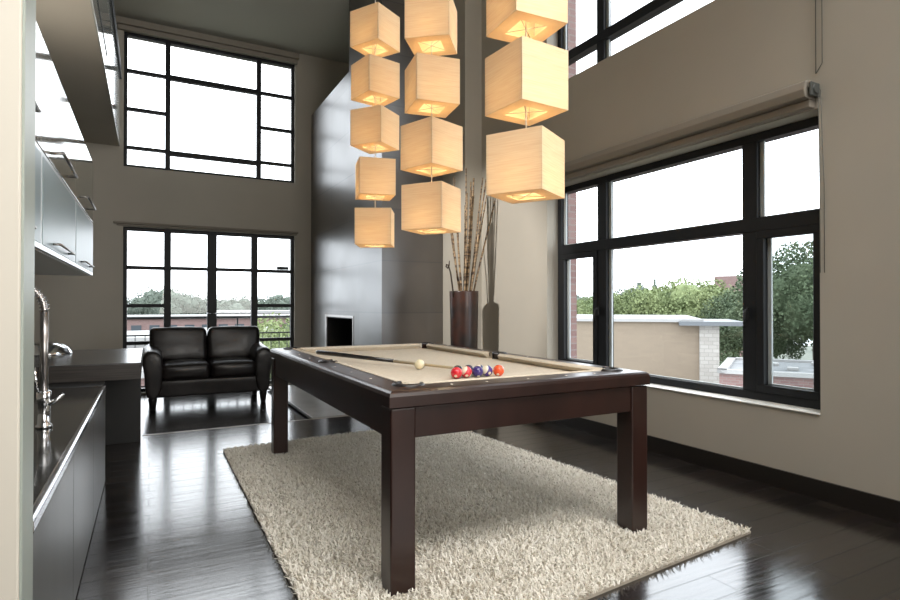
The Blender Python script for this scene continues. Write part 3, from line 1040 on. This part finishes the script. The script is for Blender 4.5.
def cube_angle(x, y, lw, rw):
    """world turn of a shade whose left and right visible faces are lw : rw wide"""
    th = math.atan2(rw, lw)                 # left face normal lies th to the left of the way to the camera
    u = math.atan2(-y, -x)                  # azimuth from lamp to camera
    return u - th                           # seen from the lamp, image left is clockwise
LX = 1.49
pendant(LX, 3.99, [3.165, 2.79, 2.425, 2.055, 1.69], [cube_angle(LX, 3.99, *q) for q in ((26, 21), (18, 29), (28.5, 18), (5, 34), (36, 4.6))],
        'farthest cube pendant column, nearest the fireplace, with its five smallest looking shades')
pendant(LX, 3.03, [3.18, 2.80, 2.425, 2.055, 1.69], [cube_angle(LX, 3.03, *q) for q in ((25, 22), (42, 9.5), (13, 41), (30, 29.6), (37.5, 19.7))],
        'middle cube pendant column, hanging between the two others')
pendant(LX, 2.07, [3.23, 2.86, 2.485, 2.11, 1.735], [cube_angle(LX, 2.07, *q) for q in ((25, 22), (30, 28), (30, 47), (37, 44), (53, 24))],
        'nearest cube pendant column, with the largest looking shades, in front of the right window')

# ---------------------------------------------------------------- loveseat
sf = thing('leather_loveseat', (.70, 8.3, LOW), 'black leather two seat sofa in front of the balcony doors', 'sofa')
SX0, SX1, SY0, SY1 = -.08, 1.48, 7.86, 8.76
L = M['black_leather']
MB().puff(SX0 + .10, SX1 - .10, SY0 + .03, SY1 - .05, -.045, .17, r=.03, crown=.0, wob=.004, seed=1).build('base', L, sf)
# arms: sloping, rolled outward at the top
for s, x in ((-1, SX0), (1, SX1)):
    xi = x - s * .24
    prof = [(xi, -.07), (x - s * .045, -.07), (x - s * .035, .1), (x - s * .025, .25), (x - s * .005, .37), (x + s * .01, .45), (x - s * .02, .525),
            (x - s * .085, .565), (x - s * .16, .56), (x - s * .215, .52), (xi, .45)]
    b = bmesh.new()
    rings = []
    for j, yy in enumerate((SY0 + .0, SY0 + .015, SY0 + .05, SY0 + .3, SY0 + .6, SY1 - .12, SY1 - .08)):
        sc = (.80, .93, 1, 1, 1, 1, .93)[j]
        dz = (-.03, -.02, -.01, 0, .015, .04, .04)[j]
        cx = sum(p[0] for p in prof) / len(prof)
        cz = .25
        rings.append([b.verts.new((cx + (px - cx) * sc, yy, cz + (pz - cz) * (sc if pz > cz else 1) + (dz if pz > .3 else 0))) for px, pz in prof])
    kk = len(prof)
    for i in range(len(rings) - 1):
        for q in range(kk):
            b.faces.new((rings[i][q], rings[i][(q + 1) % kk], rings[i + 1][(q + 1) % kk], rings[i + 1][q]))
    b.faces.new(rings[0])
    b.faces.new(rings[-1][::-1])
    bmesh.ops.recalc_face_normals(b, faces=b.faces[:])
    m = MB()
    m._merge(b, True)
    o = m.build('arm', L, sf)
    sb = o.modifiers.new('round', 'SUBSURF')
    sb.levels = sb.render_levels = 2
mid = (SX0 + SX1) / 2
MB().puff(SX0 + .17, SX1 - .17, SY1 - .2, SY1, -.02, .66, r=.06, crown=.0, wob=.004, seed=2).build('back', L, sf)
for i, (a_, b_) in enumerate(((SX0 + .215, mid - .003), (mid + .003, SX1 - .215))):
    MB().puff(a_, b_, SY0 - .01, SY1 - .22, .165, .375, r=.065, crown=.022, wob=.01, seed=4 + i).build('seat_cushion', L, sf)
    ax, bx = (a_ - .13, b_) if i == 0 else (a_, b_ + .13)
    pv = Matrix.Translation((0, SY1 - .3, .36)) @ Matrix.Rotation(R(-9), 4, 'X') @ Matrix.Translation((0, -(SY1 - .3), -.36))
    MB().puff(ax, bx, SY1 - .44, SY1 - .19, .34, .80, r=.06, crown=.012, wob=.018, seed=8 + i, mtx=pv).build('back_cushion', L, sf)
for x in (SX0 + .12, SX1 - .12):
    for y in (SY0 + .06, SY1 - .1):
        MB().lathe([(0, 0), (.034, 0), (.05, .13), (.05, .15), (0, .15)], 16, (x, y, LOW)).build('leg', M['black_leather'], sf)

# ---------------------------------------------------------------- vase with bamboo
VX, VY = 2.99, 5.29
vs = MB().lathe([(0, 0), (.128, 0), (.134, .01), (.14, .3), (.150, 1.0), (.156, 1.25), (.156, 1.262), (.148, 1.262), (.142, 1.2), (.13, .2), (0, .15)], 48, (0, 0, 0)).build('tall_vase', M['vase'], loc=(VX, VY, 0))
tag(vs, 'tall dark red brown floor vase beside the slate chimney', 'vase')
tops = [(3.009, 5.28, 2.591), (3.101, 5.33, 2.459), (3.075, 5.22, 2.475), (3.235, 5.3, 2.512), (3.215, 5.2, 2.475), (3.30, 5.33, 2.33),
        (3.355, 5.24, 2.276), (3.15, 5.40, 2.384), (2.98, 5.2, 2.3), (3.19, 5.42, 2.335), (2.87, 5.3, 2.482), (2.875, 5.38, 1.9),
        (2.848, 5.22, 2.174), (2.812, 5.3, 2.146), (3.045, 5.36, 2.2)]
labs = ['tallest bamboo stick, rising straight from the middle of the vase', 'thin speckled bamboo stick just right of the tallest one',
        'bamboo stick rising in front, close beside the tallest one', 'long bamboo stick leaning right towards the wall pier edge',
        'bamboo stick leaning right, crossing in front of its long neighbour', 'slim bamboo stick in the rightmost leaning pair, the upper one',
        'dark bamboo stick leaning farthest right of all', 'bamboo stick at the rear, leaning slightly right', 'short straight bamboo stick left of the tallest one',
        'bamboo stick at the rear between the right leaning ones', 'bamboo stick leaning left, top hidden behind the middle lamp column',
        'short bamboo stick behind the left leaning pair', 'bamboo stick in the left leaning group, in front', 'bamboo stick leaning farthest left beside the chimney corner',
        'short bamboo stick standing in the dense middle of the bunch']
for i, t in enumerate(tops):
    t = Vector(t)
    d = t - Vector((VX, VY, 1.26))
    rim = Vector((VX, VY, 1.25)) + Vector((d.x, d.y, 0)) * .30
    if (Vector((rim.x - VX, rim.y - VY))).length > .115:
        q = Vector((rim.x - VX, rim.y - VY)).normalized() * .115
        rim = Vector((VX + q.x, VY + q.y, 1.25))
    dirv = (t - rim).normalized()
    foot = rim - dirv * .8
    q = Vector((foot.x - VX, foot.y - VY))
    if q.length > .1:
        foot.x, foot.y = VX + q.x * .1 / q.length, VY + q.y * .1 / q.length
    side = dirv.orthogonal()
    pts, rs = [], []
    nseg = 26
    for j in range(nseg + 1):
        f = j / nseg
        p = foot.lerp(rim, f / .35) if f < .35 else rim.lerp(t, (f - .35) / .65)
        p = p + side * (.006 * math.sin(f * 9 + i))
        knot = 1.25 if j % 4 == 0 else 1
        pts.append(p)
        rs.append((.0122 - .004 * f) * knot * (.8 + .3 * ((i * 37) % 5) / 5))
    o = MB().tube([p - foot for p in pts], rs, 8).build('bamboo_stick', M['bamboo'], loc=foot)
    tag(o, labs[i], 'bamboo stick', 'bamboo sticks standing in the tall vase')
cp = Vector((2.84, 5.25, 1.20))
o = MB().tube([Vector(p) for p in ((0, 0, 0), (-.015, 0, .12), (-.035, 0, .25), (-.062, 0, .33), (-.085, 0, .34), (-.088, 0, .315), (-.07, 0, .30), (-.055, 0, .33), (-.05, 0, .38))],
              [.008, .009, .008, .008, .009, .009, .008, .007, .004], 8).build('curled_twig', mat('dark_twig', (.03, .02, .012), .7), loc=cp)
tag(o, 'short dark curled twig at the left rim of the vase', 'twig')

# ---------------------------------------------------------------- kitchen
# wall cabinets: one unit, two rows of doors
uc = thing('wall_cabinet', (-.69, 3.75, 1.363), 'glossy wall cabinets with frosted glass doors, at the left', 'cabinet')
MB().box(-.949, -.448, 1.80, 5.70, 1.363, 2.33, bev=.002).build('carcass', M['alu'], uc)
edges = [1.80, 3.09, 4.40, 5.70]
for a_, b_ in zip(edges, edges[1:]):
    d = MB().box(-.447, -.43, a_ + .003, b_ - .003, 1.366, 1.815, bev=.002)
    dr = d.build('glass_door', M['alu'], uc)
    dr['label'] = 'frosted glass door'
    MB().box(-.431, -.427, a_ + .03, b_ - .03, 1.392, 1.79).build('frosted_pane', M['frosted'], dr)
    c_ = b_ - .68
    MB().tube([(-.43, c_ - .3, 1.42), (-.395, c_ - .3, 1.42), (-.395, c_ + .3, 1.42), (-.43, c_ + .3, 1.42)], .006, 8).build('door_handle', M['brushed'], dr)
    u = MB().box(-.447, -.43, a_ + .003, b_ - .003, 1.822, 2.328, bev=.002).build('lift_up_door', M['glossy_greige'], uc)
    MB().tube([(-.43, c_ - .3, 1.875), (-.385, c_ - .3, 1.88), (-.385, c_ + .3, 1.88), (-.43, c_ + .3, 1.88)], .008, 8).build('door_handle', M['brushed'], u)

# base unit with dark worktop and steel edge
bc = thing('base_cabinet', (-.58, 2.9, 0), 'low grey kitchen base unit with a steel edged dark worktop', 'cabinet')
MB().box(-.949, -.26, 1.63, 4.14, .03, .578, bev=.002).build('carcass', M['grey_laminate'], bc)
MB().box(-.949, -.30, 1.63, 4.13, 0, .03).build('plinth', M['black'], bc)
for a_, b_ in ((1.63, 2.46), (2.46, 3.29), (3.29, 4.14)):
    MB().box(-.259, -.241, a_ + .0015, b_ - .0015, .012, .576, bev=.002).build('cabinet_door', M['grey_laminate'], bc)
MB().box(-.949, -.262, 1.63, 4.14, .58, .608).build('worktop', M['granite'], bc)
MB().box(-.262, -.238, 1.63, 4.14, .578, .612, bev=.007, seg=3).build('steel_edge', M['steel_bright'], bc)

# raised breakfast bar slab on an end panel
bt = thing('breakfast_bar', (-.5, 5.1, 0), 'thick dark wood bar slab on an end panel, between the base unit and the sofa', 'table')
MB().box(-.949, -.05, 4.40, 5.85, .61, .72, bev=.004).build('bar_top', M['wenge'], bt)
MB().box(-.945, -.053, 4.403, 5.847, .7195, .7225).build('top_veneer', M['wenge_top'], bt)
MB().box(-.949, -.06, 5.25, 5.38, 0, .61, bev=.003).build('end_panel', M['black'], bt)
MB().box(-.949, -.26, 4.15, 4.40, 0, .61, bev=.003).build('side_panel', M['black'], bt)

bw = MB().lathe([(0, .10), (.05, .098), (.11, .08), (.155, .045), (.175, .01), (.178, .0), (.17, .0), (.15, .035), (.1, .07), (0, .09)], 40).build('steel_dome', M['chrome'], loc=(-.73, 5.5, .7225))
tag(bw, 'shiny steel dome shaped bowl upturned on the dark bar slab', 'bowl')

# faucet
fa = thing('kitchen_faucet', (-.385, 2.86, .608), 'tall chrome spring neck kitchen faucet at the left edge', 'faucet')
fx, fy = -.385, 2.86
MB().lathe([(0, 0), (.03, 0), (.03, .012), (.022, .018), (.022, .10), (.026, .105), (.026, .15), (.02, .155), (0, .155)], 24, (fx, fy, .608)).build('body', M['chrome'], fa)
MB().tube([(fx, fy, .70), (fx + .035, fy - .01, .715), (fx + .07, fy - .015, .745)], [.012, .009, .006], 10).build('lever', M['chrome'], fa)
MB().tube([(fx, fy, .76), (fx, fy, 1.09)], .0155, 16).build('sleeve', M['brushed'], fa)
arc = [(fx, fy, 1.09)]
for k_ in range(0, 13):
    t = PI * k_ / 12
    arc.append((fx - .10 + .10 * math.cos(t), fy, 1.10 + .10 * math.sin(t)))
arc.append((fx - .20, fy, .98))
MB().tube(arc, .012, 12).build('hose', M['brushed'], fa)
# the spring coiled round the hose
P_ = [Vector(p) for p in arc]
lens = [0]
for i in range(1, len(P_)):
    lens.append(lens[-1] + (P_[i] - P_[i - 1]).length)
coil = []
nt = 30
for s_ in range(nt * 10 + 1):
    d = lens[-1] * s_ / (nt * 10)
    i = max(j for j in range(len(lens) - 1) if lens[j] <= d + 1e-9)
    f = (d - lens[i]) / (lens[i + 1] - lens[i])
    p = P_[i].lerp(P_[i + 1], f)
    tg = (P_[i + 1] - P_[i]).normalized()
    a1 = Vector((0, 1, 0))
    a2 = tg.cross(a1).normalized()
    th = 2 * PI * s_ / 10
    coil.append(p + (a1 * math.cos(th) + a2 * math.sin(th)) * .0165)
MB().tube(coil, .0022, 6).build('spring', M['chrome'], fa)
MB().tube([(fx - .20, fy, .99), (fx - .20, fy, .86)], [.018, .022], 16).build('spray_head', M['chrome'], fa)
MB().tube([(fx - .02, fy - .02, .76), (fx - .03, fy - .02, .86)], [.006, .005], 8).build('side_lever', M['chrome'], fa)

# ---------------------------------------------------------------- outside
GZ = -13
o = struct('ground', MB().box(-160, 200, 11, 330, GZ - .5, GZ).box(6, 200, -60, 11, GZ - .5, GZ), M['ground'], 'streets and ground far below the windows', 'ground')

def azdir(deg):
    return Vector((math.sin(R(deg)), math.cos(R(deg)), 0))

# red brick pier of the same building just outside the right window
o = MB().box(4.0, 4.32, 5.02, 5.5, GZ, 9).build('brick_pier', M['red_brick'])
tag(o, 'tall red brick pier rising just outside the right windows', 'wall')

# beige building: near wall square to az 47, coping, pale quoin
def oriented(name, az, dist, right, mb, m, parent=None, z=0):
    d = azdir(az)
    r = Vector((d.y, -d.x, 0))
    o = mb.build(name, m)
    o.matrix_world = Matrix(((r.x, d.x, 0, d.x * dist + r.x * right), (r.y, d.y, 0, d.y * dist + r.y * right), (0, 0, 1, z), (0, 0, 0, 1)))
    if parent:
        pm = Matrix.Translation(parent.location)
        o.matrix_world = pm.inverted() @ o.matrix_world
        o.parent = parent
    return o
bb = thing('beige_building', azdir(47) * 24 + Vector((0, 0, GZ)), 'beige brick building with a flat roof, seen through the middle pane of the right window', 'building')
oriented('wall', 47, 24, 0, MB().box(-9, 2.55, 0, 9, GZ, .42), M['beige_brick'], bb)
oriented('stone_quoin', 47, 24, 0, MB().box(2.05, 2.75, -.12, .6, GZ, .30), M['grey_block'], bb)
oriented('coping', 47, 24, 0, MB().box(-9.2, 2.2, -.15, 9.1, .42, .54), M['pale'], bb)
oriented('roof_overhang', 47, 24, 0, MB().box(1.3, 3.6, -.5, 4, .30, .46), M['metal_cap'], bb)
for x in (-4.2,):
    ww = oriented('window', 47, 24, 0, MB().box(x - .5, x + .5, -.06, .1, -3.3, -.9), M['pale'], bb)
    pn = oriented('pane', 47, 24, 0, MB().box(x - .36, x + .36, -.09, -.07, -3.1, -1.1), M['window_dark'], bb)

# low flat roofed brick building to the right
rb = thing('flat_roof_building', azdir(58) * 18 + Vector((0, 0, GZ)), 'low red brick building with a pale rimmed grey flat roof, lower right of the window', 'building')
oriented('wall', 58, 18, 0, MB().box(-1.4, 9, 0, 4.2, GZ, -.86), M['red_brick'], rb)
oriented('roof', 58, 18, 0, MB().box(-1.3, 9, .2, 4.1, -.86, -.82), M['gravel'], rb)
pr = MB().box(-1.45, 9, -.1, .15, -.86, -.74).box(-1.45, 9, 4.0, 4.25, -.86, -.74).box(-1.45, -1.2, -.1, 4.25, -.86, -.74)
oriented('parapet', 58, 18, 0, pr, M['pale'], rb)
for (x, y, s_) in ((-.3, 2.4, .4), (1.0, 3.2, .35), (.3, 1.2, .3)):
    oriented('roof_vent', 58, 18, 0, MB().box(x, x + s_, y, y + s_, -.83, -.72, bev=.03), M['pale'], rb)

tower = thing('distant_block', azdir(54.2) * 90 + Vector((0, 0, GZ)), 'small reddish block rising above the treetops by the right mullion', 'building')
oriented('wall', 54.2, 90, 0, MB().box(-1.6, 2.4, 0, 6, GZ, 5.2), M['red_brick'], tower)
for az, dd, hh, ww, lab in ((46.6, 120, 4.4, .9, 'slim hazy tower left of the tiny spire on the skyline'), (48.0, 120, 5.0, .5, 'tiny hazy spire on the skyline')):
    t_ = thing('distant_tower', azdir(az) * dd + Vector((0, 0, GZ)), lab, 'tower')
    oriented('shaft', az, dd, 0, MB().box(-ww, ww, 0, 2, GZ, hh), M['leaf_haze'], t_)
    oriented('cap', az, dd, 0, MB().box(-ww * .5, ww * .5, .5, 1.5, hh, hh + 1.2), M['leaf_haze'], t_)

# trees: trunk and a crown of many leafy lumps
def tree(az, dist, top, rad, m, label, group, seed, squash=.8, leaves=15000):
    rnd = random.Random(seed)
    if m is M['leaf_haze']:
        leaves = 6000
    d = azdir(az) * dist
    root = thing('tree', (d.x, d.y, GZ), label, 'tree', group)
    cz = top - rad * squash
    MB().tube([(d.x, d.y, GZ), (d.x + .2, d.y, (GZ + cz) / 2), (d.x, d.y, cz)], [rad * .07, rad * .06, rad * .04], 10).build('trunk', M['bark'], root)
    V, F = [], []
    def blob(c, r, sd):
        b = bmesh.new()
        bmesh.ops.create_icosphere(b, subdivisions=3, radius=r)
        base = len(V)
        for v in b.verts:
            nn = noise.noise(v.co * (2.6 / r) + Vector((sd, 0, 0))) * .22 + noise.noise(v.co * (7.5 / r) + Vector((0, sd, 0))) * .12
            V.append(c + v.co * (1 + nn))
        for f in b.faces:
            F.append([base + v.index for v in f.verts])
        b.free()
    for i in range(34):
        u, t = rnd.uniform(-.55, 1), rnd.uniform(0, 2 * PI)
        q = math.sqrt(max(0, 1 - u * u))
        rr = rad * rnd.uniform(.36, .62)
        c = Vector((d.x + q * math.cos(t) * rr, d.y + q * math.sin(t) * rr, cz + u * rr * squash))
        blob(c, rad * rnd.uniform(.16, .3), seed * 3.1 + i)
    # leaf sprays standing off the lumps
    rg = np.random.default_rng(seed)
    n = leaves
    u, t = rg.uniform(-.7, 1, n), rg.uniform(0, 2 * PI, n)
    q = np.sqrt(np.maximum(0, 1 - u * u))
    lump = np.sin(4.0 * t + seed) * np.cos(3.3 * u * 2 + seed * .7) * .10 + np.sin(9 * t + 7 * u) * .05
    rr = rad * (1 - .34 * rg.random(n) ** 1.6 + lump)
    c = np.stack([d.x + q * np.cos(t) * rr, d.y + q * np.sin(t) * rr, cz + u * rr * squash], 1)
    a = rg.normal(size=(n, 3))
    a /= np.linalg.norm(a, axis=1)[:, None]
    e = np.cross(a, rg.normal(size=(n, 3)))
    e /= np.linalg.norm(e, axis=1)[:, None]
    sz = (rad * rg.uniform(.013, .03, n))[:, None]
    LV = np.stack([c + a * sz, c + e * sz * .7, c - a * sz, c - e * sz * .7], 1).reshape(-1, 3)
    base = len(V)
    V.extend(Vector(p) for p in LV.tolist())
    F.extend([base + 4 * k, base + 4 * k + 1, base + 4 * k + 2, base + 4 * k + 3] for k in range(n))
    me = bpy.data.meshes.new('crown')
    me.from_pydata([v - root.location for v in V], [], F)
    me.shade_smooth()
    me.materials.append(m)
    o = bpy.data.objects.new('crown', me)
    COL.objects.link(o)
    o.parent = root
    return root

GR = 'trees behind the beige building'
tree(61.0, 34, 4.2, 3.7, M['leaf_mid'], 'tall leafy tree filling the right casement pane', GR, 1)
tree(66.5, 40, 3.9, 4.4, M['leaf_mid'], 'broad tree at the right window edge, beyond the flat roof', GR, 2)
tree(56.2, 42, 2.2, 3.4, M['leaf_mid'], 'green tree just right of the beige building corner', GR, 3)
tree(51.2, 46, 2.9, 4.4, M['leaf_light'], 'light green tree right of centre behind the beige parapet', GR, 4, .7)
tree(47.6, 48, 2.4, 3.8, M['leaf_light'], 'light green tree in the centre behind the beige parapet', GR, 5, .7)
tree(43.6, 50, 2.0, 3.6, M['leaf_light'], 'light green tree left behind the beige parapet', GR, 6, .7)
tree(40.2, 70, 2.4, 5.2, M['leaf_haze'], 'greyish tree seen through the left casement pane', GR, 7, .7)
tree(46.2, 85, 3.6, 5.5, M['leaf_haze'], 'hazy far tree on the skyline left of the spire', GR, 8, .6)
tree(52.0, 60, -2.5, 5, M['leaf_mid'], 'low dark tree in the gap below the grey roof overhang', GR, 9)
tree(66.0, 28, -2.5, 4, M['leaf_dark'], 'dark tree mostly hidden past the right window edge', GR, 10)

# city behind the balcony
GL = 'trees beyond the balcony'
i = 0
for az, dist, top, rad, mm, lab in ((-3.0, 120, 2.6, 8, 'leaf_haze', 'hazy tree seen in the leftmost balcony door pane'), (1.2, 110, 4.0, 7, 'leaf_haze', 'rounded hazy tree left of the second door pane centre'),
                               (4.2, 125, 3.0, 8, 'leaf_haze', 'hazy tree in the second door pane'), (6.6, 115, 2.0, 6, 'leaf_haze', 'low hazy tree beside the middle door stile'),
                               (8.4, 120, 3.0, 7, 'leaf_haze', 'hazy tree in the third door pane'), (11.4, 118, 2.9, 7, 'leaf_haze', 'far tree in the rightmost door pane'),
                               (14.4, 130, 3.4, 8, 'leaf_haze', 'hazy tree beyond the door frame at the right')):
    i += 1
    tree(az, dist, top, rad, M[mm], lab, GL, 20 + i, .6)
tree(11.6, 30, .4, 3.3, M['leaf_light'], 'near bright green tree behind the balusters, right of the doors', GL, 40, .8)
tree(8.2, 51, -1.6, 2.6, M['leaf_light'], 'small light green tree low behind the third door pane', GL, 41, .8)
def block(az, dist, w_, dep, top, m, label, roof='pale', wins=0):
    root = thing('city_building', azdir(az) * dist + Vector((0, 0, GZ)), label, 'building', 'buildings beyond the balcony')
    oriented('wall', az, dist, 0, MB().box(-w_ / 2, w_ / 2, 0, dep, GZ, top), m, root)
    oriented('roof', az, dist, 0, MB().box(-w_ / 2 - .2, w_ / 2 + .2, -.3, dep + .2, top, top + .35), M[roof], root)
    for j in range(wins):
        x = -w_ / 2 + (j + .5) * w_ / wins
        oriented('window', az, dist, 0, MB().box(x - w_ / wins * .28, x + w_ / wins * .28, -.08, .05, top - 2.0, top - .7), M['window_dark'], root)
block(4.0, 74, 26, 10, -.6, M['red_brick'], 'long red brick building with a white roof edge below the horizon', wins=14)
block(-1.0, 46, 14, 12, -1.6, M['pale'], 'flat white roofed building low in the left balcony doors', wins=6)
block(6.6, 60, 9, 8, -1.8, M['pale'], 'white building in the middle of the balcony doors', wins=5)
block(-2.4, 30, 9, 6, -2.3, M['red_brick'], 'near dark brick building lower left behind the balusters', wins=6)
block(4.6, 38, 8, 6, -2.6, M['red_brick'], 'near brick building low behind the middle balusters', wins=5)
block(10.0, 90, 16, 10, -.2, M['pale'], 'far white building right of the door stile', wins=8)
block(-6.0, 96, 14, 10, .3, M['pale'], 'far white building at the left door edge', wins=6)
